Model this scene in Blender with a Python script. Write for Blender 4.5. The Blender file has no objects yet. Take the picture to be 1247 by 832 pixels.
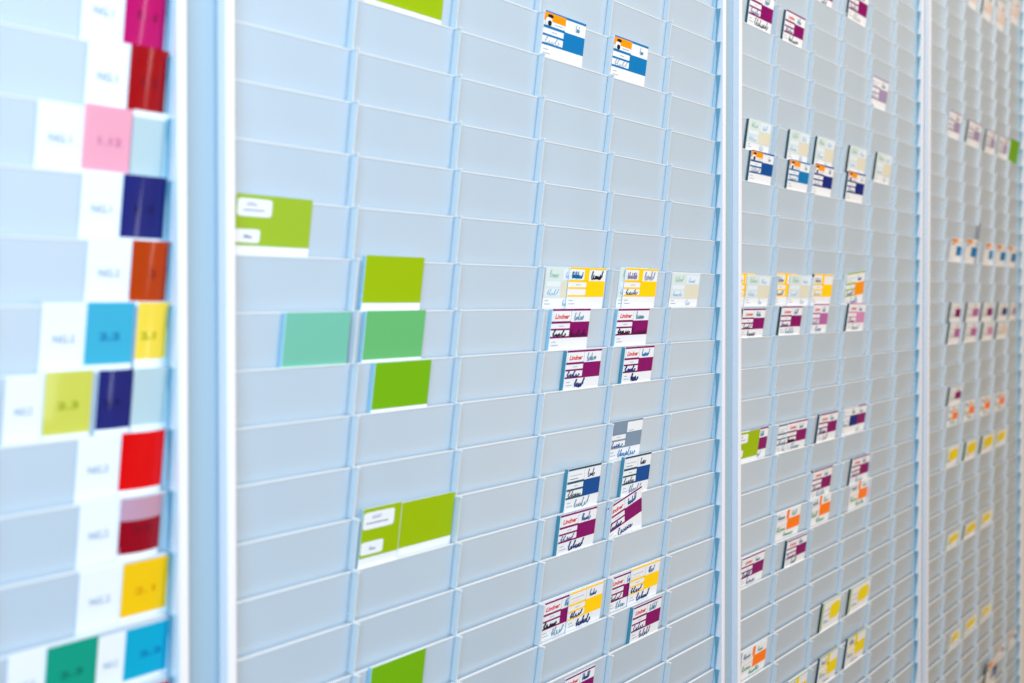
import bpy, bmesh, math, random
from mathutils import Vector, Matrix

S = bpy.context.scene
COL = S.collection
R = math.radians

# ------------------------------------------------------------------ camera model
PW, PH = 1247.0, 832.0
F = 1300.0                        # focal length in photo pixels
VPX, HOR = 1634.0, 365.0          # where the rows of the boards vanish, eye level
THETA = math.atan((VPX - PW / 2) / F)
PITCH = R(0.7)
EYE = Vector((0.0, -0.5095, 1.4))
H = 0.034                         # visible height of one pocket row
T = 0.0048                        # lean of a pocket strip: lip stands this far out
TILT = math.atan2(T, H)
fwd0 = Vector((math.cos(THETA), math.sin(THETA), 0))
RIGHT = Vector((math.sin(THETA), -math.cos(THETA), 0))
FWD = (fwd0 * math.cos(PITCH) + Vector((0, 0, -1)) * math.sin(PITCH)).normalized()
UP = RIGHT.cross(FWD).normalized()
PYC = HOR + F * math.tan(PITCH)


def at(px, py, y=0.0):
    """point of the board plane (y metres behind the lips) seen at a photo pixel"""
    d = RIGHT * ((px - PW / 2) / F) - UP * ((py - PYC) / F) + FWD
    k = (y - EYE.y) / d.y
    return EYE + d * k


# ------------------------------------------------------------------ materials
def lin(c):
    def f(v):
        v /= 255.0
        return v / 12.92 if v <= 0.04045 else ((v + 0.055) / 1.055) ** 2.4
    return (f(c[0]), f(c[1]), f(c[2]), 1)


MATS = {}


def mat(name, rgb=None, lincol=None, rough=0.5, spec=0.5, coat=0.0, var=0.03, scale=60, metal=0.0, alpha=None, bump=0.0, stretch=None):
    m = bpy.data.materials.new(name)
    m.use_nodes = True
    nt = m.node_tree
    b = nt.nodes['Principled BSDF']
    c = lin(rgb) if rgb else (*lincol, 1)
    b.inputs['Roughness'].default_value = rough
    b.inputs['Specular IOR Level'].default_value = spec
    b.inputs['Coat Weight'].default_value = coat
    b.inputs['Coat Roughness'].default_value = 0.05
    b.inputs['Metallic'].default_value = metal
    tc = nt.nodes.new('ShaderNodeTexCoord')
    mp = nt.nodes.new('ShaderNodeMapping')
    if stretch:
        mp.inputs['Scale'].default_value = stretch
    nt.links.new(tc.outputs['Object'], mp.inputs['Vector'])
    nz = nt.nodes.new('ShaderNodeTexNoise')
    nz.inputs['Scale'].default_value = scale
    nz.inputs['Detail'].default_value = 5
    nt.links.new(mp.outputs['Vector'], nz.inputs['Vector'])
    mr = nt.nodes.new('ShaderNodeMapRange')
    mr.inputs['To Min'].default_value = 1 - var
    mr.inputs['To Max'].default_value = 1 + var
    nt.links.new(nz.outputs['Fac'], mr.inputs['Value'])
    mx = nt.nodes.new('ShaderNodeVectorMath')
    mx.operation = 'SCALE'
    mx.inputs[0].default_value = c[:3]
    nt.links.new(mr.outputs['Result'], mx.inputs['Scale'])
    nt.links.new(mx.outputs['Vector'], b.inputs['Base Color'])
    mr2 = nt.nodes.new('ShaderNodeMapRange')
    mr2.inputs['To Min'].default_value = rough * 0.85
    mr2.inputs['To Max'].default_value = min(1, rough * 1.2)
    nt.links.new(nz.outputs['Fac'], mr2.inputs['Value'])
    nt.links.new(mr2.outputs['Result'], b.inputs['Roughness'])
    if bump:
        bp = nt.nodes.new('ShaderNodeBump')
        bp.inputs['Strength'].default_value = bump
        bp.inputs['Distance'].default_value = 0.0005
        nt.links.new(nz.outputs['Fac'], bp.inputs['Height'])
        nt.links.new(bp.outputs['Normal'], b.inputs['Normal'])
    if alpha is not None:
        b.inputs['Alpha'].default_value = alpha
    MATS[name] = m
    return m


mat('strip_plastic', lincol=(0.505, 0.58, 0.65), rough=0.30, spec=0.5, var=0.035, scale=9, bump=0.05)
mat('divider_plastic', lincol=(0.66, 0.68, 0.69), rough=0.3, var=0.03, scale=20)
mat('end_plastic', lincol=(0.46, 0.62, 0.71), rough=0.3, var=0.06, scale=30)
mat('end_shade', lincol=(0.13, 0.33, 0.45), rough=0.35, var=0.05, scale=30)  # dark tone painting the shadow wedge at each strip end
mat('lip_plastic', lincol=(0.68, 0.69, 0.70), rough=0.3, var=0.03, scale=30)
mat('aluminium', lincol=(0.84, 0.78, 0.79), rough=0.38, var=0.02, scale=5, stretch=(30, 30, 0.6))
mat('blue_cover', lincol=(0.33, 0.45, 0.54), rough=0.4, var=0.03, scale=5, stretch=(20, 20, 0.6))
mat('back_sheet', lincol=(0.45, 0.55, 0.62), rough=0.6)
mat('wall_paint', lincol=(0.82, 0.82, 0.82), rough=0.8, bump=0.1)
mat('paper', lincol=(0.86, 0.86, 0.88), rough=0.5, spec=0.35, var=0.015, scale=120)
mat('holder_cyan', lincol=(0.30, 0.56, 0.68), rough=0.25)  # these four tones paint the shade behind a card's left edge
mat('holder_teal', lincol=(0.055, 0.26, 0.34), rough=0.25)  # teal tone for the gap shade
mat('holder_dark', lincol=(0.020, 0.055, 0.060), rough=0.3)  # dark tone for the gap shade
mat('holder_moss', lincol=(0.022, 0.045, 0.022), rough=0.3)  # dark green tone for the gap shade
PAL = {
    'purple': (138, 0, 108), 'lilac': (164, 156, 196), 'mauve': (185, 110, 175), 'pinklilac': (214, 150, 200),
    'blue': (0, 82, 160), 'skyblue': (0, 128, 196), 'navy': (18, 40, 132), 'darkteal': (45, 92, 112),
    'lime': (158, 198, 0), 'lime_soft': (160, 200, 50), 'jade': (118, 205, 180), 'leaf': (104, 196, 120), 'grass': (118, 190, 10),
    'yellow': (255, 204, 0), 'lemon': (236, 214, 0), 'amber': (255, 164, 0), 'orange': (250, 122, 6), 'paleorange': (240, 214, 202),
    'cream': (230, 222, 198), 'mint': (222, 232, 226), 'grey': (128, 158, 182), 'palegrey': (205, 214, 224), 'lineg': (176, 182, 194),
    'inkblue': (34, 52, 130), 'ink': (26, 28, 44), 'inkcyan': (96, 158, 190), 'inkgreen': (70, 176, 120), 'red': (226, 22, 30),
    'sw_magenta': (200, 0, 118), 'sw_red': (172, 0, 14), 'sw_pink': (250, 184, 214), 'sw_navy': (30, 40, 130), 'sw_rust': (192, 68, 4),
    'sw_cyan': (60, 196, 240), 'sw_yellow': (255, 226, 80), 'sw_olive': (214, 220, 96), 'sw_scarlet': (236, 0, 8), 'sw_crimson': (160, 0, 34),
    'sw_sun': (255, 208, 16), 'sw_azure': (0, 190, 236), 'sw_emerald': (8, 176, 150), 'sw_mauve': (206, 172, 200), 'sw_ice': (190, 218, 240),
    't_blue': (120, 166, 196), 't_pink': (206, 110, 170), 't_navy': (24, 24, 84), 't_dark': (110, 20, 50), 't_olive': (150, 176, 0),
    't_cyan': (0, 126, 190), 't_amber': (226, 150, 0), 't_green': (0, 120, 90), 'paperblue': (232, 240, 250), 'pin': (150, 158, 164), 'inkpale': (140, 186, 210), 'palemint': (176, 214, 204),
}
PALE = ('cream', 'mint', 'paperblue', 'palegrey', 'palemint', 'inkpale', 'lineg', 'paleorange')
for n, c in PAL.items():
    sw = n.startswith('sw_')
    mat(n, lincol=[v * q for v, q in zip(lin(c)[:3], (0.92, 0.84, 0.7) if n in ('sw_sun', 'sw_yellow', 'sw_olive', 'sw_ice') else (0.90, 0.72, 0.66) if sw else (1.1, 1.05, 1.0) if n in ('lemon', 'orange', 'yellow') else (0.95, 0.95, 0.95) if n in PALE else (0.97, 0.83, 0.80))], rough=0.4 if sw else 0.5, spec=0.15, coat=0.22 if sw else 0.0, var=0.02, scale=90)


# ------------------------------------------------------------------ object helpers
def tag(o, label=None, cat=None, group=None, kind=None):
    if label: o['label'] = label
    if cat: o['category'] = cat
    if group: o['group'] = group
    if kind: o['kind'] = kind
    return o


def empty(name, loc):
    o = bpy.data.objects.new(name, None)
    o.location = loc
    o.empty_display_size = 0.05
    COL.objects.link(o)
    return o


def mesh_of(bm, name, mats):
    me = bpy.data.meshes.new(name)
    bm.to_mesh(me)
    bm.free()
    for m in mats:
        me.materials.append(MATS[m])
    return me


def obj(name, me, parent=None):
    o = bpy.data.objects.new(name, me)
    COL.objects.link(o)
    if parent:
        o.parent = parent
    return o


def box(bm, x0, x1, y0, y1, z0, z1, mi=0, shear=0.0, bev=0.0):
    """box whose y moves by shear per metre of z; optional bevel"""
    vs = []
    for z in (z0, z1):
        for x, y in ((x0, y0), (x1, y0), (x1, y1), (x0, y1)):
            vs.append(bm.verts.new((x, y + shear * z, z)))
    fs = []
    for q in ((3, 2, 1, 0), (4, 5, 6, 7), (0, 1, 5, 4), (1, 2, 6, 5), (2, 3, 7, 6), (3, 0, 4, 7)):
        f = bm.faces.new([vs[i] for i in q])
        f.material_index = mi
        fs.append(f)
    if bev:
        es = list({e for f in fs for e in f.edges})
        bmesh.ops.bevel(bm, geom=es, offset=bev, segments=2, profile=0.6, affect='EDGES', material=mi)


def extrude_profile(pts, z0, z1, mi=0):
    bm = bmesh.new()
    a = [bm.verts.new((x, y, z0)) for x, y in pts]
    b = [bm.verts.new((x, y, z1)) for x, y in pts]
    n = len(pts)
    for i in range(n):
        j = (i + 1) % n
        bm.faces.new((a[i], a[j], b[j], b[i]))
    bm.faces.new(list(reversed(a)))
    bm.faces.new(b)
    bmesh.ops.recalc_face_normals(bm, faces=bm.faces)
    return bm


def rounded(x0, x1, y0, y1, r, n=5):
    """rectangle profile with the two front corners (y0 side) rounded"""
    pts = [(x1, y1), (x0, y1)]
    for i in range(n + 1):
        a = math.pi + (math.pi / 2) * i / n
        pts.append((x0 + r + r * math.cos(a), y0 + r + r * math.sin(a)))
    for i in range(n + 1):
        a = 1.5 * math.pi + (math.pi / 2) * i / n
        pts.append((x1 - r + r * math.cos(a), y0 + r + r * math.sin(a)))
    return pts


# ------------------------------------------------------------------ the boards
def x_of(inv):                     # board x for an inverse row spacing (photo pixels)
    s = 1.0 / inv
    return at(VPX - s / 0.0527, HOR).x


PANEL_END = [x_of(0.0132), x_of(0.0249), x_of(0.0366), x_of(0.0483)]
W = (PANEL_END[3] - PANEL_END[0]) / 0.0351 * 0.00183
POST = (PANEL_END[3] - PANEL_END[0]) / 3 - 6 * W
PANEL_END[0] += 0.0050            # the nearest panel hangs a little closer to its neighbour
ROW_OFF = [0.09, 0.225, 0.215, 0.16]
K0, K1 = -20, 24
RIB = 0.0056
ZT, ZB = 1.4 + 0.72, 1.4 - 0.86


def lip_z(p, k):
    return 1.4 - (ROW_OFF[p] + k) * H


def row_of(p, z):
    return round((1.4 - z) / H - ROW_OFF[p])


# one pocket strip, six cells wide: leaning sheet, dividers between the cells, white upper lip
sh = -T / H
bm = bmesh.new()
box(bm, -6 * W, 0, 0.0, 0.0009, -H - 0.011, -0.0011, 0, sh)
for j in range(0, 6):
    x = -j * W
    mi = 2 if j == 0 else 1
    box(bm, x - (0.0016 if j == 0 else 0.0006), x + (0.0 if j == 0 else 0.0006), -RIB, -0.0002, -H + 0.0006, -0.0009 if j else 0.0, mi, sh)
xg = -0.0019  # dark wedge: row-end shadow put into shape and colour
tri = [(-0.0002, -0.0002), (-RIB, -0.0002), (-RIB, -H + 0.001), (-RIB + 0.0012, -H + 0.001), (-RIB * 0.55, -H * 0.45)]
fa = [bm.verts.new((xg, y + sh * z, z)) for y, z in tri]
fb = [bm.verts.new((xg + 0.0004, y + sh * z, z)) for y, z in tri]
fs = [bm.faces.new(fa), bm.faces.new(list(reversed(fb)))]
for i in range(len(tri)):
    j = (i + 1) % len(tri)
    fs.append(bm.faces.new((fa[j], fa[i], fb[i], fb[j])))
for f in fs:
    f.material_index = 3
bmesh.ops.recalc_face_normals(bm, faces=fs)
STRIP = mesh_of(bm, 'pocket_strip', ['strip_plastic', 'divider_plastic', 'end_plastic', 'end_shade'])
bm = bmesh.new()
box(bm, -6 * W, -0.0018, -0.00005, 0.0021, -0.0010, 0.0002, 0, 0, 0.0003)
for j in range(1, 6):
    x = -j * W
    box(bm, x - 0.0011, x + 0.0011, -RIB - 0.0003, 0.0002, -0.0009, 0.0006, 0, 0, 0.0003)
LIP = mesh_of(bm, 'lip', ['lip_plastic'])

PANEL_LABELS = [
    'near left card board panel holding white and coloured swatch cards, very blurred',
    'wide second card board panel with lime green cards, between the two nearest posts',
    'narrow third card board panel with cream, blue and orange cards',
    'farthest card board panel at the right edge with small blurred yellow-spotted cards',
]
for p in range(4):
    E = PANEL_END[p]
    root = empty('board_panel', (E, 0.0, ZB))
    tag(root, PANEL_LABELS[p], 'planning board', 'row of planning board panels')
    cov = 0.0372 - (0.0050 if p == 0 else 0)
    bm = bmesh.new()
    box(bm, -6 * W - POST + 0.0374, cov - 0.0005, 0.017, 0.021, 0, ZT - ZB)
    obj('back_sheet', mesh_of(bm, 'back_sheet', ['back_sheet']), root)
    for k in range(K0, K1 + 1):
        st = obj('pocket_strip', STRIP, root)
        st.location = (0, 0, lip_z(p, k) - ZB)
        obj('lip', LIP, st)
    # right hand frame profile, blue cover strip, and the left hand profile
    pr = rounded(0.0004, 0.0068, -0.0078, 0.016, 0.0012)
    o = obj('frame_profile', mesh_of(extrude_profile(pr, 0, ZT - ZB), 'frame_profile', ['aluminium']), root)
    if p < 3:
        pr = rounded(0.0070, cov, -0.0004, 0.016, 0.0006)
        obj('cover_strip', mesh_of(extrude_profile(pr, 0, ZT - ZB), 'cover_strip', ['blue_cover']), root)
    if p > 0:
        x0 = -6 * W - POST + 0.0374
        pr = rounded(x0, x0 + 0.0066, -0.0078, 0.016, 0.0012)
        obj('frame_profile', mesh_of(extrude_profile(pr, 0, ZT - ZB), 'frame_profile', ['aluminium']), root)

# wall the boards hang on
bm = bmesh.new()
box(bm, -1.2, 6.0, 0.0225, 0.12, 0.0, 3.0)
tag(obj('wall', mesh_of(bm, 'wall', ['wall_paint'])), kind='structure')

# ------------------------------------------------------------------ cards
_text = {}


def text_polys(s, shear=0.0, bold=0.0):
    key = (s, shear, bold)
    if key in _text:
        return _text[key]
    cu = bpy.data.curves.new('txt', 'FONT')
    cu.body = s
    cu.size = 1.0
    cu.shear = shear
    cu.offset = bold
    cu.resolution_u = 3
    cu.fill_mode = 'FRONT'
    o = bpy.data.objects.new('txt', cu)
    COL.objects.link(o)
    dg = bpy.context.evaluated_depsgraph_get()
    me = o.evaluated_get(dg).to_mesh()
    vs = [v.co.copy() for v in me.vertices]
    ps = [list(q.vertices) for q in me.polygons]
    o.evaluated_get(dg).to_mesh_clear()
    bpy.data.objects.remove(o)
    bpy.data.curves.remove(cu)
    x0 = min(v.x for v in vs); x1 = max(v.x for v in vs)
    y0 = min(v.y for v in vs); y1 = max(v.y for v in vs)
    _text[key] = ([((v.x - x0) / (x1 - x0), (v.y - y0) / (y1 - y0)) for v in vs], ps)
    return _text[key]


class Card:
    """a card in its own plane: u 0..1 left to right, v 0..1 from the top edge to the pocket lip"""

    def __init__(s, w, h, below=0.008, thick=0.0005, curl=0.0, face='paper'):
        s.w, s.h, s.thick, s.curl = w, h, thick, curl
        s.bm = bmesh.new()
        s.subs = []
        s.mats = [face]
        s.n = 10 if curl else 1
        s.below = below
        bx = [i / s.n for i in range(s.n + 1)]
        zb = -below
        front = [[s.bm.verts.new(s.P(u, None, 0, z)) for u in bx] for z in (zb, h)]
        back = [[s.bm.verts.new(s.P(u, None, -thick, z)) for u in bx] for z in (zb, h)]
        for i in range(s.n):
            s.bm.faces.new((front[0][i], front[0][i + 1], front[1][i + 1], front[1][i]))
            s.bm.faces.new((back[0][i + 1], back[0][i], back[1][i], back[1][i + 1]))
            s.bm.faces.new((front[1][i], front[1][i + 1], back[1][i + 1], back[1][i]))
            s.bm.faces.new((back[0][i], back[0][i + 1], front[0][i + 1], front[0][i]))
        s.bm.faces.new((back[0][0], front[0][0], front[1][0], back[1][0]))
        s.bm.faces.new((front[0][-1], back[0][-1], back[1][-1], front[1][-1]))

    def P(s, u, v, lift, z=None):
        if z is None:
            z = s.h * (1 - v)
        y = -s.thick - lift - s.curl * (1 - (2 * u - 1) ** 2) * (0.6 + 0.4 * z / s.h)
        return (s.w * (u - 0.5), y, z)

    def sub(s, name):
        """a piece of its own on the card (a stuck-on label, a film strip)"""
        q = object.__new__(Card)
        q.__dict__.update(s.__dict__)
        q.bm, q.mats = bmesh.new(), []
        s.subs.append((name, q))
        return q

    def mi(s, m):
        if m not in s.mats:
            s.mats.append(m)
        return s.mats.index(m)

    def rect(s, u0, v0, u1, v1, m, lay=1):
        n = max(1, round(s.n * (u1 - u0))) if s.curl else 1
        i = s.mi(m)
        lo = [s.bm.verts.new(s.P(u0 + (u1 - u0) * k / n, v1, lay * 0.00009)) for k in range(n + 1)]
        hi = [s.bm.verts.new(s.P(u0 + (u1 - u0) * k / n, v0, lay * 0.00009)) for k in range(n + 1)]
        for k in range(n):
            f = s.bm.faces.new((lo[k], lo[k + 1], hi[k + 1], hi[k]))
            f.material_index = i

    def blob(s, u0, v0, u1, v1, m, lay=2, e=2.6, n=20):
        i = s.mi(m)
        vs = []
        for k in range(n):
            a = 2 * math.pi * k / n
            c, q = math.cos(a), math.sin(a)
            c = math.copysign(abs(c) ** (2 / e), c); q = math.copysign(abs(q) ** (2 / e), q)
            vs.append(s.bm.verts.new(s.P((u0 + u1) / 2 + (u1 - u0) / 2 * c, (v0 + v1) / 2 - (v1 - v0) / 2 * q, lay * 0.00009)))
        s.bm.faces.new(vs).material_index = i

    def text(s, t, u0, v0, u1, v1, m, lay=3, shear=0.0, bold=0.0):
        vs, ps = text_polys(t, shear, bold)
        i = s.mi(m)
        bv = [s.bm.verts.new(s.P(u0 + (u1 - u0) * x, v1 + (v0 - v1) * y, lay * 0.00009)) for x, y in vs]
        for q in ps:
            try:
                s.bm.faces.new([bv[k] for k in q]).material_index = i
            except ValueError:
                pass

    def scrawl(s, u0, v0, u1, v1, m, seed=0, wd=0.00035, lay=4, n=None, slope=0.0):
        wd *= 1.05
        """handwriting: a pen line looping along a baseline"""
        rnd = random.Random(seed * 7919 + 13)
        i = s.mi(m)
        n = n or max(4, int((u1 - u0) * 15))
        pts = []
        a = (u1 - u0) / n
        asc = {0} | {k for k in range(n) if rnd.random() < 0.28}
        for k in range(n):
            x = u0 + a * (k + rnd.uniform(-0.15, 0.15))
            hh = (v1 - v0) * (rnd.uniform(0.85, 1.0) if k in asc else rnd.uniform(0.32, 0.55))
            base = v1 + slope * k / n - (v1 - v0) * rnd.uniform(0, 0.08)
            if k in asc:
                pts += [(x, base - hh * 0.3), (x + a * 0.75, base - hh), (x + a * 0.5, base - hh * 0.9), (x + a * 0.25, base)]
            elif rnd.random() < 0.5:
                pts += [(x + a * 0.2, base - hh), (x - a * 0.1, base - hh * 0.3), (x + a * 0.35, base), (x + a * 0.75, base - hh * 0.8), (x + a * 0.7, base)]
            else:
                pts += [(x, base), (x + a * 0.3, base - hh), (x + a * 0.45, base)]
        # smooth it
        sm = []
        for k in range(len(pts) - 1):
            a = pts[max(0, k - 1)]; b = pts[k]; c = pts[k + 1]; d = pts[min(len(pts) - 1, k + 2)]
            for q in range(4):
                t = q / 4
                f = lambda j: 0.5 * (2 * b[j] + (c[j] - a[j]) * t + (2 * a[j] - 5 * b[j] + 4 * c[j] - d[j]) * t * t + (3 * b[j] - a[j] - 3 * c[j] + d[j]) * t ** 3)
                sm.append((f(0), f(1)))
        prev = None
        for k, (u, v) in enumerate(sm):
            a_ = sm[max(0, k - 1)]; b_ = sm[min(len(sm) - 1, k + 1)]
            dx = (b_[0] - a_[0]) * s.w; dz = -(b_[1] - a_[1]) * s.h
            L = math.hypot(dx, dz) or 1
            ox, oz = -dz / L * wd / s.w, dx / L * wd / s.h
            cur = (s.bm.verts.new(s.P(u + ox, v - oz, lay * 0.00009)), s.bm.verts.new(s.P(u - ox, v + oz, lay * 0.00009)))
            if prev:
                s.bm.faces.new((prev[1], cur[1], cur[0], prev[0])).material_index = i
            prev = cur

    def small_print(s, u0=0.05, v0=0.79):
        s.rect(u0, v0, u0 + 0.11, v0 + 0.018, 'lineg', 2)
        s.rect(u0, v0 + 0.08, u0 + 0.17, v0 + 0.1, 'lineg', 2)

    def mesh(s, name):
        return mesh_of(s.bm, name, s.mats)


def draw_ticket(c, st, seed):
    """the printed form: header, colour field and two ruled boxes at the left, white foot"""
    rnd = random.Random(seed)
    k = st.get('c', 'purple')
    edge = st.get('edge', k)
    c.rect(0, 0, 1, 0.05, edge)                               # top bar
    c.rect(0.03, 0.05, 0.485, 0.30, 'paper', 2)
    c.rect(0, 0.30, 0.5, 0.355, edge)
    c.rect(0, 0.475, 0.5, 0.52, edge)
    c.rect(0, 0.665, 0.5, 0.71, edge)
    c.rect(0.485, 0.32, 1, 0.71, k)
    c.rect(0.485, 0.05, 0.497, 0.32, 'lineg')
    c.rect(0.2, 0.41, 0.32, 0.425, 'lineg', 2)
    c.small_print()
    hd = st.get('head')
    if hd == 'logo':
        c.text('Lindner', 0.07, 0.125, 0.45, 0.245, 'red', shear=0.25, bold=0.03)
        c.scrawl(0.58, 0.09, 0.84, 0.27, st.get('i2', 'inkcyan'), seed + 1, n=7)
    elif hd == 'small_logo':
        c.text('Lindner', 0.12, 0.13, 0.45, 0.245, 'red', shear=0.25, bold=0.03)
        c.scrawl(0.6, 0.1, 0.8, 0.27, 'inkcyan', seed + 1, n=6, wd=0.0003)
    elif hd == 'amber':
        c.rect(0, 0.03, 0.5, 0.20, 'amber', 3)
        c.blob(0.07, 0.06, 0.2, 0.13, 'ink', 4)
        c.blob(0.03, 0.13, 0.18, 0.30, 'paper', 5)
        c.blob(0.08, 0.19, 0.17, 0.30, 'ink', 6)
        c.rect(0.24, 0.24, 0.44, 0.255, 'lineg', 4)
        c.scrawl(0.76, 0.1, 0.86, 0.24, 'inkcyan', seed + 1, n=5, wd=0.00025)
    elif hd == 'lines':
        c.rect(0.06, 0.16, 0.42, 0.175, 'lineg', 3)
        c.rect(0.06, 0.24, 0.3, 0.255, edge, 3)
        c.scrawl(0.6, 0.1, 0.82, 0.26, st.get('i2', 'ink'), seed + 1, n=5)
    elif hd == 'bar':
        c.rect(0.40, 0.0, 0.53, 0.32, k, 3)
        c.scrawl(0.07, 0.11, 0.36, 0.26, st.get('i1', 'inkblue'), seed + 1, n=12, wd=0.0005)
        if st.get('i2'):
            c.scrawl(0.6, 0.08, 0.92, 0.27, st['i2'], seed + 2, n=7, wd=0.0006)
    elif hd == 'block':
        c.rect(0, 0.03, 0.5, 0.32, k, 3)
        c.rect(0.55, 0.27, 0.72, 0.285, 'lineg', 3)
    if st.get('name', 1):
        c.scrawl(0.06, 0.53, 0.44, 0.66, st.get('i3', 'ink'), seed + 3, wd=st.get('w3', 0.00035))
    if st.get('foot'):
        c.scrawl(0.28, 0.745, 0.28 + st.get('fl', 0.45), 0.93, st['foot'], seed + 4, wd=st.get('wf', 0.0004), slope=st.get('sl', 0))
    if st.get('over'):
        c.scrawl(0.5, 0.52, 0.97, 0.68, st['over'], seed + 6)


def draw_cream(c, st, seed):
    c.rect(0, 0, 1, 0.74, 'mint')
    c.rect(0.50, 0.34, 1, 0.72, 'cream', 2)
    c.rect(0.04, 0.35, 0.47, 0.47, 'paperblue', 2)
    c.rect(0.04, 0.53, 0.47, 0.68, 'paperblue', 2)
    c.rect(0.52, 0.05, 0.97, 0.31, 'paperblue', 2)
    c.scrawl(0.12, 0.08, 0.42, 0.24, 'palemint', seed, n=6)
    c.scrawl(0.6, 0.12, 0.85, 0.26, 'inkpale', seed + 1, n=4, wd=0.00028)
    c.scrawl(0.08, 0.54, 0.44, 0.66, 'inkpale', seed + 2, wd=0.0003)
    c.small_print()
    c.scrawl(0.58, 0.78, 0.76, 0.92, 'inkpale', seed + 3, n=3)


def draw_orange(c, st, seed):
    k = 'orange'
    c.rect(0.41, 0, 0.52, 0.32, k)
    c.rect(0.46, 0.33, 1, 0.72, k)
    c.rect(0, 0.31, 0.46, 0.34, 'paleorange')
    c.rect(0, 0.48, 0.46, 0.51, 'paleorange')
    c.rect(0, 0.69, 0.46, 0.72, 'paleorange')
    c.scrawl(0.06, 0.1, 0.34, 0.26, 'inkcyan', seed, n=8, wd=0.0004)
    c.scrawl(0.62, 0.1, 0.85, 0.26, 'inkgreen', seed + 1, n=5, wd=0.0003)
    c.scrawl(0.05, 0.53, 0.4, 0.67, 'inkgreen', seed + 2, wd=0.0005)
    c.scrawl(0.36, 0.78, 0.8, 0.9, 'inkgreen', seed + 3, wd=0.0006)


def draw_dot(c, st, seed):
    c.rect(0, 0, 1, 0.03, 'lime_soft')
    c.rect(0, 0, 0.06, 0.95, 'lime_soft')
    c.blob(st.get('u', 0.42), 0.18, 0.99, 0.72, 'lemon', e=4)
    c.rect(0.12, 0.3, 0.42, 0.33, 'lineg', 2)
    c.rect(0.12, 0.48, 0.42, 0.51, 'lineg', 2)
    c.scrawl(0.12, 0.62, 0.42, 0.74, 'inkcyan', seed)


def draw_lemon(c, st, seed):
    c.rect(0, 0, 1, 0.04, 'lime_soft')
    c.rect(0.38, 0.04, 0.55, 0.4, 'lemon')
    c.rect(0.45, 0.34, 1, 0.74, 'lemon')
    c.rect(0, 0.3, 0.45, 0.34, 'lemon')
    c.rect(0, 0.5, 0.45, 0.53, 'lemon')
    c.scrawl(0.08, 0.1, 0.34, 0.26, 'inkcyan', seed, n=7)
    c.scrawl(0.05, 0.54, 0.4, 0.68, 'inkcyan', seed + 2)
    c.scrawl(0.3, 0.78, 0.7, 0.92, 'lineg', seed + 3)


def draw_plain(c, st, seed):
    k = st['c']
    top = st.get('top', 0.0)
    c.rect(0, top, 1, st.get('to', 0.86), k)
    if st.get('seam'):
        c.rect(0, 0, 0.025, 1, 'mint', 2)
    if st.get('labels'):
        L = st['labels']
        q = c.sub('label')
        q.blob(0.02, 0.07, L, 0.36, 'paper', 2, e=9, n=28)
        q.rect(0.1, 0.25, L * 0.8, 0.265, 'inkblue', 3)
        q.scrawl(L * 0.3, 0.13, L * 0.6, 0.18, 'lilac', seed, n=4, wd=0.0002)
        q = c.sub('label')
        q.blob(0.02, 0.57, L * 0.72, 0.79, 'paper', 2, e=9, n=28)
        q.scrawl(L * 0.28, 0.66, L * 0.52, 0.71, 'inkblue', seed + 1, n=4, wd=0.0002)


def draw_swatch(c, st, seed):
    k = st.get('c')
    if k:
        c.rect(0.0, st.get('top', 0.0), 1, st.get('to', 0.93), k)
        if st.get('veil'):
            c.sub('film_strip').rect(0.0, 0, 1, st['veil'], 'sw_mauve', 2)
    if st.get('t'):
        a = st.get('ta', 0.5)
        hw = st.get('tw', 0.22)
        v = st.get('tv', 0.5)
        c.text(st['t'], a - hw, v - 0.055, a + hw, v + 0.055, st['tc'], bold=st.get('b', 0.0))


DRAW = {'ticket': draw_ticket, 'cream': draw_cream, 'orange': draw_orange, 'dot': draw_dot, 'lemon': draw_lemon, 'plain': draw_plain, 'swatch': draw_swatch}
N_CARD = [0]


def card(p, kind, xl, xr, yt, yb, label, st=None, group=None, gap_shade=None, lay=0, roll=0.0, name=None, cat='card'):
    """a card standing in a pocket; its place is read off the board plane at photo pixels"""
    st = st or {}
    N_CARD[0] += 1
    seed = N_CARD[0]
    rnd = random.Random(seed)
    depth = {None: 0.0, 'cyan': 0.0026, 'teal': 0.0032, 'dark': 0.0027, 'moss': 0.0027}[gap_shade]
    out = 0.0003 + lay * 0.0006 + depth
    xm = (xl + xr) / 2
    yp = T * 0.5 - out
    kb = row_of(p, at(xm, yb, 0.0).z)                # the lip the card stands behind
    zb = at(xm, yb, -out).z if st.get('free') else lip_z(p, kb)
    zt = at(xm, yt, -out).z
    x0, x1 = at(xl, (yt + yb) / 2, yp).x, at(xr, (yt + yb) / 2, yp).x
    w, h = x1 - x0, (zt - zb) / math.cos(TILT)
    c = Card(w, h, below=0.0 if st.get('free') else 0.008, curl=st.get('curl', 0.0), face=st.get('face', 'paper'))
    DRAW[kind](c, st, seed)
    nm = name or {'swatch': 'swatch_card', 'plain': 'plain_card'}.get(kind, 'job_card')
    o = obj(nm, c.mesh(nm))
    o.location = ((x0 + x1) / 2, T - out * math.cos(TILT), zb)
    M = Matrix.Rotation(TILT, 3, 'X') @ Matrix.Rotation(-roll, 3, 'Y')
    o.rotation_euler = M.to_euler()
    for sn, q in c.subs:
        obj(sn, q.mesh(sn), o)
    tag(o, label, cat, group)
    if len(label.split()) > 16 or len(label.split()) < 4: print('LABEL', label)
    if gap_shade:
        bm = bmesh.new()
        box(bm, -w / 2 - 0.0002, -w / 2 + 0.0003, 0.0001, depth, -0.0085, h - 0.0006)  # added flange; its colour stands for shade in the gap behind the card
        obj('holder_edge', mesh_of(bm, 'holder_edge', ['holder_' + gap_shade]), o)  # added gap-shade flange in one of the painted shade tones
    return o


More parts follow.
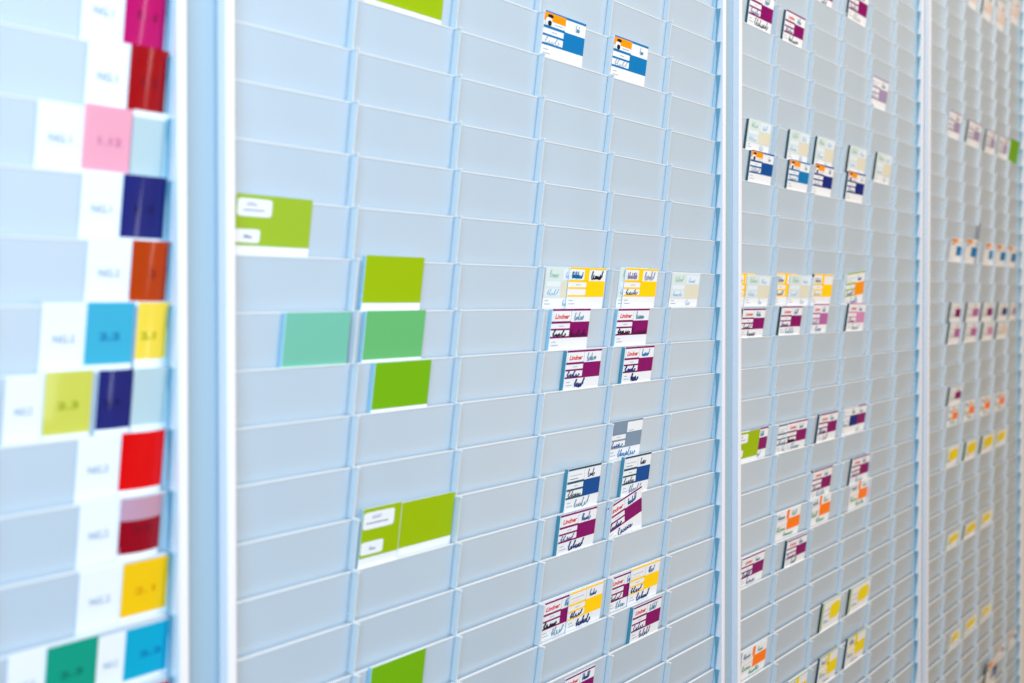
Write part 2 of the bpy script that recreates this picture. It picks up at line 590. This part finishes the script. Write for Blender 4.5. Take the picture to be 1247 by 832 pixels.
# ---- near left panel: white number cards beside colour swatches
G1w, G1c = 'white number cards on the near panel', 'colour swatch cards on the near panel'
WT = dict(tc='t_blue', tw=0.22)


def white_no(xl, xr, yt, yb, t, label, **k):
    card(0, 'swatch', xl, xr, yt, yb, label, dict(t=t, tc='t_blue', tw=0.23, tv=0.52, face='paper', **k), G1w)


def swatch(xl, xr, yt, yb, c, label, **k):
    d = dict(c=c)
    d.update(k)
    card(0, 'swatch', xl, xr, yt, yb, label, d, G1c, lay=1)


white_no(99, 151, -32, 49, 'NG.1', 'white card marked NG.1 left of the magenta swatch at the top edge')
swatch(151, 201, -26, 50, 'sw_magenta', 'magenta colour swatch card cut by the top edge of the near panel', t='1.1', tc='t_dark', curl=0.002)
white_no(104, 155, 48, 128, 'NG.1', 'white card marked NG.1 left of the dark red swatch')
swatch(156, 202, 58, 130, 'sw_red', 'dark red colour swatch card below the magenta one with a glossy streak', t='1.2', tc='t_dark', curl=0.003)
white_no(43, 101, 124, 207, 'NG.1', 'white card marked NG.1 left of the pale pink swatch')
swatch(100, 158, 129, 207, 'sw_pink', 'pale pink colour swatch card marked 1.12', t='1.12', tc='t_pink', tv=0.5, tw=0.24, b=0.01, ta=0.56)
swatch(160, 203, 136, 209, 'sw_ice', 'blank ice blue card right of the pale pink swatch', to=0.95, top=0.1)
white_no(97, 148, 212, 290, 'NG.1', 'white card marked NG.1 left of the upper navy swatch')
swatch(147, 199, 214, 288, 'sw_navy', 'navy colour swatch card, the upper and larger of two, below the pink row', t='1.3', tc='t_navy', b=0.02, curl=0.002)
white_no(104, 159, 289, 366, 'NG.2', 'white card marked NG.2 left of the rust orange swatch')
swatch(158, 206, 293, 366, 'sw_rust', 'rust orange colour swatch card with a glossy streak at its right', t='2', tc='t_dark', tw=0.08, curl=0.003)
white_no(48, 105, 368, 448, 'NG.2', 'white card marked NG.2 left of the cyan and yellow swatches')
swatch(103, 161, 368, 446, 'sw_cyan', 'cyan colour swatch card between a white card and a yellow swatch', t='2.2', tc='t_cyan', b=0.03, to=0.91)
swatch(165, 203, 368, 444, 'sw_yellow', 'light yellow swatch card at the right of the cyan swatch', t='2.1', tc='t_olive', ta=0.34, b=0.02, curl=0.0015, to=0.86)
white_no(4, 51, 458, 545, 'NG.2', 'white card marked NG.2 left of the olive yellow swatch, at the left edge')
swatch(52, 110, 452, 534, 'sw_olive', 'olive yellow colour swatch card beside the small navy swatch', t='2.3', tc='t_olive', b=0.02, to=0.92)
swatch(117, 159, 450, 530, 'sw_navy', 'small navy colour swatch card right of the olive yellow swatch', t='2.4', tc='t_navy', b=0.02, ta=0.4, tw=0.24, curl=0.001, to=0.91)
swatch(161, 207, 448, 528, 'sw_ice', 'blank ice blue card right of the small navy swatch', to=0.9)
white_no(92, 145, 530, 614, 'NG.2', 'white card marked NG.2 left of the bright red swatch')
swatch(145, 197, 525, 604, 'sw_scarlet', 'bright red colour swatch card above the crimson one', to=0.9, curl=0.002)
white_no(94, 144, 610, 690, 'NG.2', 'white card marked NG.2 left of the crimson swatch')
swatch(144, 194, 604, 684, 'sw_crimson', 'crimson colour swatch card with a pale mauve upper third', t='2.6', tc='t_dark', tv=0.5, to=0.9, veil=0.36, curl=0.003)
white_no(94, 147, 692, 776, 'NG.2', 'white card marked NG.2 left of the golden yellow swatch')
swatch(147, 203, 682, 766, 'sw_sun', 'golden yellow colour swatch card below the crimson one', t='2.1', tc='t_amber', b=0.01, to=0.9)
white_no(7, 54, 792, 870, 'NG.2', 'white card left of the emerald green swatch in the bottom corner', )
swatch(54, 117, 782, 858, 'sw_emerald', 'emerald green colour swatch card at the bottom edge', t='2.3', tc='t_green', ta=0.5, b=0.02)
white_no(116, 152, 774, 850, 'NG.2', 'white card between the emerald green and azure swatches')
swatch(151, 213, 760, 838, 'sw_azure', 'azure blue colour swatch card at the bottom of the near panel', t='2.2', tc='t_cyan', b=0.03, to=0.9)
swatch(172, 217, 832, 905, 'sw_scarlet', 'bright red swatch card just showing below the azure one')

# ---- wide second panel
GG = 'green cards on the second panel'
card(1, 'plain', 446, 539, -48, 12, 'lime green card cut by the top edge of the second panel', dict(c='lime', to=0.88), GG)
card(1, 'plain', 284, 377, 239, 311, 'lime green card with two white labels, half hidden behind the near post', dict(c='lime_soft', labels=0.46, to=0.84), GG)
card(1, 'plain', 442, 513, 312, 376, 'plain lime green card with white foot, above the jade cards', dict(c='lime', to=0.85), GG, 'cyan')
card(1, 'plain', 345, 424, 380, 446, 'pale jade green card, left one of the jade pair', dict(c='jade', to=1.0), GG, 'cyan')
card(1, 'plain', 443, 515, 378, 440, 'leaf green translucent card right of the pale jade card', dict(c='leaf', to=0.95), GG, 'cyan')
card(1, 'plain', 454, 522, 440, 500, 'grass green card directly below the leaf green translucent card', dict(c='grass', to=0.94), GG, 'cyan')
card(1, 'plain', 438, 485, 616, 688, 'lime green card with white labels, left half of the touching pair', dict(c='lime', labels=0.82, to=0.84), GG, 'cyan')
card(1, 'plain', 484, 550, 606, 672, 'plain lime green card touching the labelled one on its left', dict(c='lime', to=0.84, seam=1), GG, lay=1)
card(1, 'plain', 449, 515, 802, 866, 'green card cut by the bottom edge of the second panel', dict(c='grass', to=0.94), GG, 'cyan')
GT = 'printed job cards on the second panel'
card(1, 'ticket', 660, 710, 20, 73, 'blue card with orange header, nearer and larger of the top two', dict(c='skyblue', head='amber', i3='grey', w3=0.0002), GT)
card(1, 'ticket', 745, 786, 49, 97, 'blue card with orange header, right-hand and lower of the top two', dict(c='skyblue', head='amber', i3='grey', w3=0.0002), GT)
card(1, 'cream', 662, 702, 325, 376, 'pale mint card tucked behind the leftmost yellow card', {}, GT)
card(1, 'ticket', 691, 735, 326, 375, 'yellow card with dark blue writing in its header, left of two', dict(c='yellow', head='bar', i1='skyblue', i2='ink', name=0), GT, lay=2)
card(1, 'cream', 752, 786, 326, 375, 'pale card peeking out behind the second yellow card', {}, GT)
card(1, 'ticket', 759, 798, 327, 375, 'yellow card with faint header writing, above the second purple card', dict(c='yellow', head='bar', i1='lilac', i2='lineg', i3='inkblue'), GT, lay=2)
card(1, 'cream', 816, 850, 333, 374, 'pale cream card alone in the last column before the second post', {}, GT)
PU = dict(c='purple', head='logo')
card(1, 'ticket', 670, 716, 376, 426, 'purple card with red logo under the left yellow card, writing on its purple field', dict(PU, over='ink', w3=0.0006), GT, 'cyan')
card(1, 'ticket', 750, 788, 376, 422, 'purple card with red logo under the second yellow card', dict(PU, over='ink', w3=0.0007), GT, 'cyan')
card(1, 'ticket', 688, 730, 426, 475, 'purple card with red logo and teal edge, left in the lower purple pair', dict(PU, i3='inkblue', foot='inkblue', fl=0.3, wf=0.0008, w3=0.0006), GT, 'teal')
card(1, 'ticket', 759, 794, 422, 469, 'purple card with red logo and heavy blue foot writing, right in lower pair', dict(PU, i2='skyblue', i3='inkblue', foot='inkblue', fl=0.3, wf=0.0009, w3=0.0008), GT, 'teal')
card(1, 'ticket', 742, 780, 512, 556, 'grey blue card above the right-hand dark blue card', dict(c='grey', head='block', i3='blue', foot='skyblue', fl=0.6), GT)
card(1, 'ticket', 689, 729, 568, 621, 'dark blue card with teal edge above the left red-logo card', dict(c='blue', edge='darkteal', head='lines', foot='grey'), GT, 'teal')
card(1, 'ticket', 758, 790, 554, 603, 'dark blue card above the crooked purple card', dict(c='blue', edge='darkteal', head='lines', foot='grey'), GT, 'teal')
card(1, 'ticket', 680, 724, 623, 672, 'purple card with red logo right below the left dark blue card', dict(PU, i3='inkblue', foot='inkblue', i2='blue', wf=0.0007), GT, 'teal')
card(1, 'ticket', 743, 783, 603, 652, 'crooked purple card tilted in its pocket below the right dark blue card', dict(PU, i3='inkblue', foot='inkblue', i2='blue', wf=0.0005, w3=0.0006), GT, lay=2, roll=R(13))
card(1, 'ticket', 659, 704, 728, 778, 'purple card with red logo, partly covered by the left lower yellow card', dict(PU, i3='ink', foot='inkcyan', w3=0.0008, fl=0.35), GT)
card(1, 'ticket', 691, 732, 716, 766, 'yellow card with blue writing over a purple card, left of the bottom pair', dict(c='yellow', head='lines', i2='inkblue', i3='inkblue', foot='inkblue', wf=0.0007, w3=0.0006), GT, lay=2)
card(1, 'ticket', 741, 776, 699, 745, 'purple card with red logo, partly covered by the right lower yellow card', dict(PU, i3='ink', foot='inkcyan', fl=0.3), GT)
card(1, 'ticket', 766, 801, 688, 733, 'yellow card with blue writing over a purple card, right of the bottom pair', dict(c='yellow', head='lines', i2='blue', i3='inkblue', foot='inkblue', wf=0.0007, w3=0.0006), GT, lay=2)
card(1, 'ticket', 769, 803, 734, 781, 'purple card with red logo below the right lower yellow card', dict(PU, i3='inkblue', foot='inkblue', fl=0.4), GT, 'teal')
card(1, 'ticket', 686, 722, 820, 868, 'purple card with red logo cut by the bottom edge of the second panel', dict(PU, i2='blue'), GT)
# a torn scrap left on a divider
card(1, 'swatch', 544.5, 548.5, 107, 120, 'tiny white paper scrap stuck at a divider near the upper green card', dict(face='paper', free=1), name='paper_scrap', cat='scrap', lay=1)

# ---- third panel
G3 = 'printed job cards on the third panel'
SL = dict(c='purple', head='small_logo')
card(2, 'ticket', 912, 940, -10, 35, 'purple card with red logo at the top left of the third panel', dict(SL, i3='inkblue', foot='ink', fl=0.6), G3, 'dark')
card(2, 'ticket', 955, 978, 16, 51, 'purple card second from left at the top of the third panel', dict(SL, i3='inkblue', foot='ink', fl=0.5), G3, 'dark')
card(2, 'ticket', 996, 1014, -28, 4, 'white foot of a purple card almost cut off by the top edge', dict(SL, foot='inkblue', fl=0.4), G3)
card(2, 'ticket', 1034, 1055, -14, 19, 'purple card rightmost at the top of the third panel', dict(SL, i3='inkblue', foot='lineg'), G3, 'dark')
card(2, 'ticket', 1060, 1079, 95, 125, 'faded lilac card alone in the upper right of the third panel', dict(c='lilac', head='lines', i2='grey', i3='grey'), G3)
for (a, b, t, u, w, hd) in ((910, 937, 147, 184, 'first from the left', 'dark'), (960, 984, 160, 193, 'second from the left', 'dark'), (993, 1014, 168, 200, 'third from the left', 'dark'), (1033, 1053, 179, 208, 'fourth from the left', 'moss')):
    card(2, 'cream', a, b, t, u, 'pale cream card above a blue and orange one, ' + w, {}, G3, hd)
card(2, 'cream', 1066, 1083.5, 187, 217, 'pale cream card with no blue card below, rightmost of its row', {}, G3, 'moss')
card(2, 'ticket', 913, 940, 185, 223, 'mid blue card with orange corner, largest and leftmost of four', dict(c='blue', head='amber', i3='grey'), G3, 'dark')
card(2, 'ticket', 960, 984, 196, 230, 'lighter blue card with orange corner, second of four', dict(c='skyblue', head='amber', i3='grey'), G3, 'dark')
card(2, 'ticket', 990, 1012.5, 201, 234, 'navy blue card with orange corner, third of four', dict(c='navy', head='amber', i3='grey'), G3)
card(2, 'ticket', 1031, 1051, 210, 241, 'navy blue card with orange corner and dark edge, last of four', dict(c='navy', head='amber', i3='grey'), G3, 'dark')
card(2, 'ticket', 893, 917, 333, 374, 'yellow card beside the third panel post, under a cream card', dict(c='yellow', head='bar', i1='lineg'), G3)
card(2, 'cream', 908, 936, 335, 373, 'pale cream card covering a yellow card beside the third panel post', {}, G3, lay=2)
card(2, 'ticket', 943, 968, 333, 373, 'yellow card half covered by a cream card on its right', dict(c='yellow', head='bar', i1='lineg'), G3)
card(2, 'cream', 960, 986, 335, 372, 'pale cream card overlapping the second yellow card', {}, G3, lay=2)
card(2, 'ticket', 989, 1012, 334, 370, 'yellow card standing uncovered, third along its row', dict(c='yellow', head='bar', i1='lineg', i3='lineg'), G3, 'moss')
card(2, 'cream', 1026, 1042, 334, 369, 'pale green-lined card behind the tilted amber card', {}, G3)
card(2, 'ticket', 1030, 1051, 331, 369, 'slightly tilted amber card, last of the yellow row', dict(c='amber', edge='lime_soft', head='lines', i2='blue', i3='inkblue', foot='blue'), G3, lay=2, roll=R(5))
card(2, 'ticket', 903, 930, 376, 412, 'purple card with red logo under the yellow card beside the post', dict(SL, i3='ink', foot='ink', fl=0.4), G3, 'dark')
card(2, 'ticket', 950, 975, 373, 408, 'purple card with dark edge, second in the row under the yellow cards', dict(SL, i3='inkblue', foot='inkcyan'), G3, 'dark')
card(2, 'ticket', 988, 1007, 370, 404, 'faded mauve card with red logo, third in the row under the yellow cards', dict(SL, c='mauve', i3='grey', foot='grey', fl=0.4), G3)
card(2, 'ticket', 1032, 1052, 369, 400, 'faded pink lilac card with dark edge, last under the yellow cards', dict(SL, c='pinklilac', i3='ink', foot='grey'), G3, 'dark')
card(2, 'ticket', 910, 933, 522, 561, 'purple card half hidden behind the only green card of the third panel', dict(SL, i3='inkblue', foot='grey'), G3)
card(2, 'plain', 894, 923, 526, 567, 'lime green card with white labels beside the third panel post', dict(c='lime', labels=0.5, to=0.85), G3, lay=2)
card(2, 'ticket', 946, 970, 516, 553, 'white ruled card half covered by a purple card on its right', dict(c='paperblue', edge='darkteal', head='lines', i2='grey', i3='grey', foot='lineg'), G3, 'dark')
card(2, 'ticket', 957, 981, 513, 549, 'purple card over a white ruled card, black spot on it', dict(SL, i3='ink', w3=0.0009, foot='inkcyan'), G3, lay=6)
card(2, 'ticket', 996, 1018, 503, 537, 'purple card with dark edge between two double cards', dict(SL, i3='inkblue', foot='grey', w3=0.0006, fl=0.3), G3, 'dark')
card(2, 'ticket', 1033, 1053, 494, 527, 'purple card showing to the right of a navy block card', dict(SL, foot='lineg'), G3)
card(2, 'ticket', 1025, 1043, 496, 529, 'navy block card covering the left of a purple card', dict(c='navy', edge='palegrey', head='lines', i2='grey', i3='grey'), G3, lay=2)
card(2, 'ticket', 1036, 1057, 556, 589, 'purple card directly above the rightmost orange card', dict(SL, i3='inkblue', foot='inkcyan'), G3, 'dark')
card(2, 'ticket', 988, 1011, 571, 607, 'purple card directly above the middle orange card', dict(SL, i3='inkblue', foot='inkcyan'), G3, 'dark')
card(2, 'orange', 1034, 1057, 586, 618, 'orange card with green writing, upper right of the stepped three', {}, G3)
card(2, 'orange', 986, 1010, 604, 640, 'orange card with green writing, middle of the stepped three', {}, G3)
card(2, 'orange', 944, 973, 621, 659, 'orange card with green writing, lower left of the stepped three', {}, G3)
card(2, 'ticket', 957, 981, 655, 688, 'purple card with dark edge below the lower left orange card', dict(SL, i3='inkblue', foot='inkblue', fl=0.3), G3, 'dark')
card(2, 'ticket', 902, 929, 676, 714, 'purple card in the first column, lowest purple of the third panel', dict(SL, i3='inkblue', foot='inkblue', fl=0.4, w3=0.0006), G3)
card(2, 'dot', 1034, 1057, 712, 745, 'white card with round yellow spot, upper right of the spotted pair', {}, G3, 'moss')
card(2, 'dot', 1000, 1022, 730, 768, 'white card with round yellow spot, lower left of the spotted pair', {}, G3, 'moss')
card(2, 'lemon', 1030, 1052, 772, 808, 'lemon yellow printed card below the spotted pair, upper right one', {}, G3, 'dark')
card(2, 'lemon', 996, 1018, 796, 832, 'lemon yellow printed card in the bottom row, middle one', {}, G3, 'dark')
card(2, 'lemon', 958, 981, 825, 862, 'lemon yellow printed card just showing at the bottom edge', {}, G3, 'moss')
card(2, 'orange', 902, 932, 788, 826, 'orange card alone in the first column near the bottom', {}, G3)

# ---- farthest panel
G4 = 'small cards on the farthest panel'
card(3, 'ticket', 1180, 1189, -22, 3, 'pale card almost cut off by the top edge of the farthest panel', dict(c='paleorange', head='lines', i3='lineg'), G4)
card(3, 'ticket', 1197, 1207, -9, 18, 'pale orange card with dark edge, left of the top three', dict(c='paleorange', head='lines', i3='lineg'), G4, 'moss')
card(3, 'ticket', 1212, 1222, 2, 28, 'pale orange card, middle of the top three and lowest', dict(c='paleorange', head='lines', i3='lineg'), G4)
card(3, 'ticket', 1230, 1240, -3, 22, 'pale orange card with dark edge at the top right corner', dict(c='paleorange', head='lines', i3='lineg'), G4, 'moss')
LI = dict(c='lilac', head='lines', i3='grey')
card(3, 'ticket', 1154, 1168, 136, 163, 'faded lilac card, leftmost of four beside a small green card', LI, G4)
card(3, 'ticket', 1178, 1192, 148, 173, 'faded lilac card with dark edge, second of four', LI, G4, 'moss')
card(3, 'ticket', 1200, 1212, 159, 182, 'faded lilac card with dark edge, third of four', LI, G4, 'moss')
card(3, 'ticket', 1216, 1227, 166, 189, 'faded lilac card touching the small green card', LI, G4)
card(3, 'plain', 1227.5, 1239, 170, 193, 'small green card at the end of the lilac row, right edge', dict(c='grass', to=0.95), G4)
for i, (a, b, t, u) in enumerate(((1157, 1171, 290, 316), (1175, 1188.6, 291, 317), (1198, 1210, 296, 319), (1212, 1223.5, 298, 320), (1226, 1236, 300, 321))):
    w = ('leftmost of five', 'second, beside grey slip', 'third of five', 'fourth of five', 'rightmost of five')[i]
    card(3, 'ticket', a, b, t, u, 'small blue card with orange corner on the farthest panel, ' + w, dict(c='skyblue', head='amber', name=0, edge='paper'), G4)
card(3, 'swatch', 1187.2, 1189.0, 272, 316, 'thin grey slip standing up behind the second small blue card', dict(face='pin'), name='paper_slip', cat='slip')
for i, (a, b, c_) in enumerate(((1157, 1169, 'purple'), (1177, 1191, 'mauve'), (1196, 1208, 'purple'), (1215, 1225.6, 'navy'), (1229, 1237, 'lilac'))):
    w = ('purple card with dark edge, leftmost', 'mauve card with dark edge, second', 'purple card with dark edge, third', 'navy card with dark edge, fourth', 'faded lilac card with dark edge, last')[i]
    card(3, 'ticket', a, b, 368, 390, 'small ' + w + ' in upper of two rows', dict(c=c_, edge='palegrey', head='lines', i2='lineg', i3='lineg'), G4, 'moss')
for i, (a, b, c_) in enumerate(((1155.5, 1168, 'mauve'), (1175, 1188.6, 'mauve'), (1196.5, 1208.4, 'pinklilac'), (1214, 1225.6, 'paleorange'))):
    w = ('mauve card with dark edge, leftmost', 'mauve card with dark edge, second', 'pink lilac card with dark edge, third', 'pale orange card with dark edge, last')[i]
    card(3, 'ticket', a, b, 392, 417 - i, 'small ' + w + ' in lower of two rows', dict(c=c_, edge='palegrey', head='lines', i2='lineg', i3='lineg'), G4, 'moss')
card(3, 'ticket', 1156, 1170, 471, 494, 'small purple card right above the leftmost orange card', dict(c='purple', edge='palegrey', head='lines', i3='lineg'), G4, 'moss')
for i, (a, b, t, u) in enumerate(((1154, 1166, 496, 520), (1174.5, 1186, 488, 512), (1194, 1205, 483, 506), (1212, 1222.5, 478, 499))):
    w = ('under a purple card', 'second from left', 'third from left', 'rightmost of its row')[i]
    card(3, 'orange', a, b, t, u, 'small orange card on the farthest panel, ' + w, {}, G4)
DOTS = (((1152, 1166, 544, 569), 'in the first column under the orange row'), ((1175, 1188, 536, 559), 'second in the row under the orange cards'),
        ((1195, 1208.6, 529, 551), 'third in the row under the orange cards'), ((1212, 1224, 524, 544), 'last in the row under the orange cards'),
        ((1153, 1167, 650, 673), 'left in the middle row of three'), ((1174, 1188, 637, 659), 'middle in the middle row of three'), ((1194, 1206, 625, 646), 'right in the middle row of three'),
        ((1156, 1170, 770, 793), 'left in the lowest row of three'), ((1174, 1188, 754, 778), 'middle in the lowest row of three'), ((1194, 1207, 740, 762), 'right in the lowest row of three'))
for i, ((a, b, t, u), w) in enumerate(DOTS):
    card(3, 'dot', a, b, t, u, 'tiny yellow-spotted card, ' + w, dict(u=0.22), G4, 'moss' if i in (1, 2, 5) else None)
card(3, 'ticket', 1199, 1212, 804, 829, 'blue card with orange corner, lowest of three stepping up the bottom corner', dict(c='navy', head='amber', edge='paper', name=0), G4, 'moss')
card(3, 'ticket', 1214, 1226, 787, 811, 'blue card with orange corner, middle of three in the bottom corner', dict(c='blue', head='amber', edge='paper', name=0), G4)
card(3, 'ticket', 1229, 1240, 771, 794, 'blue card with orange corner, highest of three in the bottom corner', dict(c='skyblue', head='amber', edge='paper', name=0), G4)

# ------------------------------------------------------------------ camera
cd = bpy.data.cameras.new('camera')
cd.sensor_fit = 'HORIZONTAL'
cd.sensor_width = 36.0
cd.lens = 36.0 * F / PW
cd.shift_y = (PYC - PH / 2) / PW
cd.clip_start, cd.clip_end = 0.01, 100
cd.dof.use_dof = True
cd.dof.focus_distance = 0.97
cd.dof.aperture_fstop = cd.lens / 7.2
cd.dof.aperture_blades = 0
cam = bpy.data.objects.new('camera', cd)
COL.objects.link(cam)
M = Matrix((RIGHT, UP, -FWD)).transposed().to_4x4()
M.translation = EYE
cam.matrix_world = M
S.camera = cam

# ------------------------------------------------------------------ light
w = bpy.data.worlds.new('World')
S.world = w
w.use_nodes = True
bg = w.node_tree.nodes['Background']
bg.inputs['Color'].default_value = (1.0, 0.62, 0.30, 1)
bg.inputs['Strength'].default_value = 0.20


def lamp(name, loc, target, size, size_y, power, color):
    l = bpy.data.lights.new(name, 'AREA')
    l.shape = 'RECTANGLE'
    l.size, l.size_y = size, size_y
    l.energy = power
    l.color = color
    o = bpy.data.objects.new(name, l)
    COL.objects.link(o)
    o.location = loc
    o.rotation_euler = (Vector(target) - Vector(loc)).to_track_quat('-Z', 'Y').to_euler()
    return o


lamp('window_light', (-0.68, -1.05, 1.98), (0.3, 0, 1.42), 1.1, 1.3, 46, (0.395, 0.67, 0.93))
lamp('far_fill', (1.3, -1.5, 2.9), (1.2, 0, 1.7), 1.6, 1.2, 30, (1.06, 0.94, 0.77))  # added fill, lifts the upper part of the middle panels
lamp('ceiling_light', (1.9, -0.42, 3.2), (1.9, 0, 1.3), 2.4, 0.4, 24, (0.97, 0.98, 1.0))
lamp('streak_strip', (1.1, -1.5, 1.5), (0.2, 0, 1.4), 0.12, 1.6, 7, (0.95, 0.97, 1.0))  # added unseen strip, there for the streaks on curled swatches

lamp('warm_fill', (2.4, -1.0, 0.75), (1.95, 0, 1.15), 0.8, 0.8, 2.6, (1.0, 0.70, 0.36))  # added low and unseen, warms the lower far panels

vs = S.view_settings
vs.view_transform = 'Standard'
vs.look = 'None'
vs.exposure = 0.0
vs.gamma = 1.0
S.cycles.max_bounces = 8
S.cycles.use_denoising = True
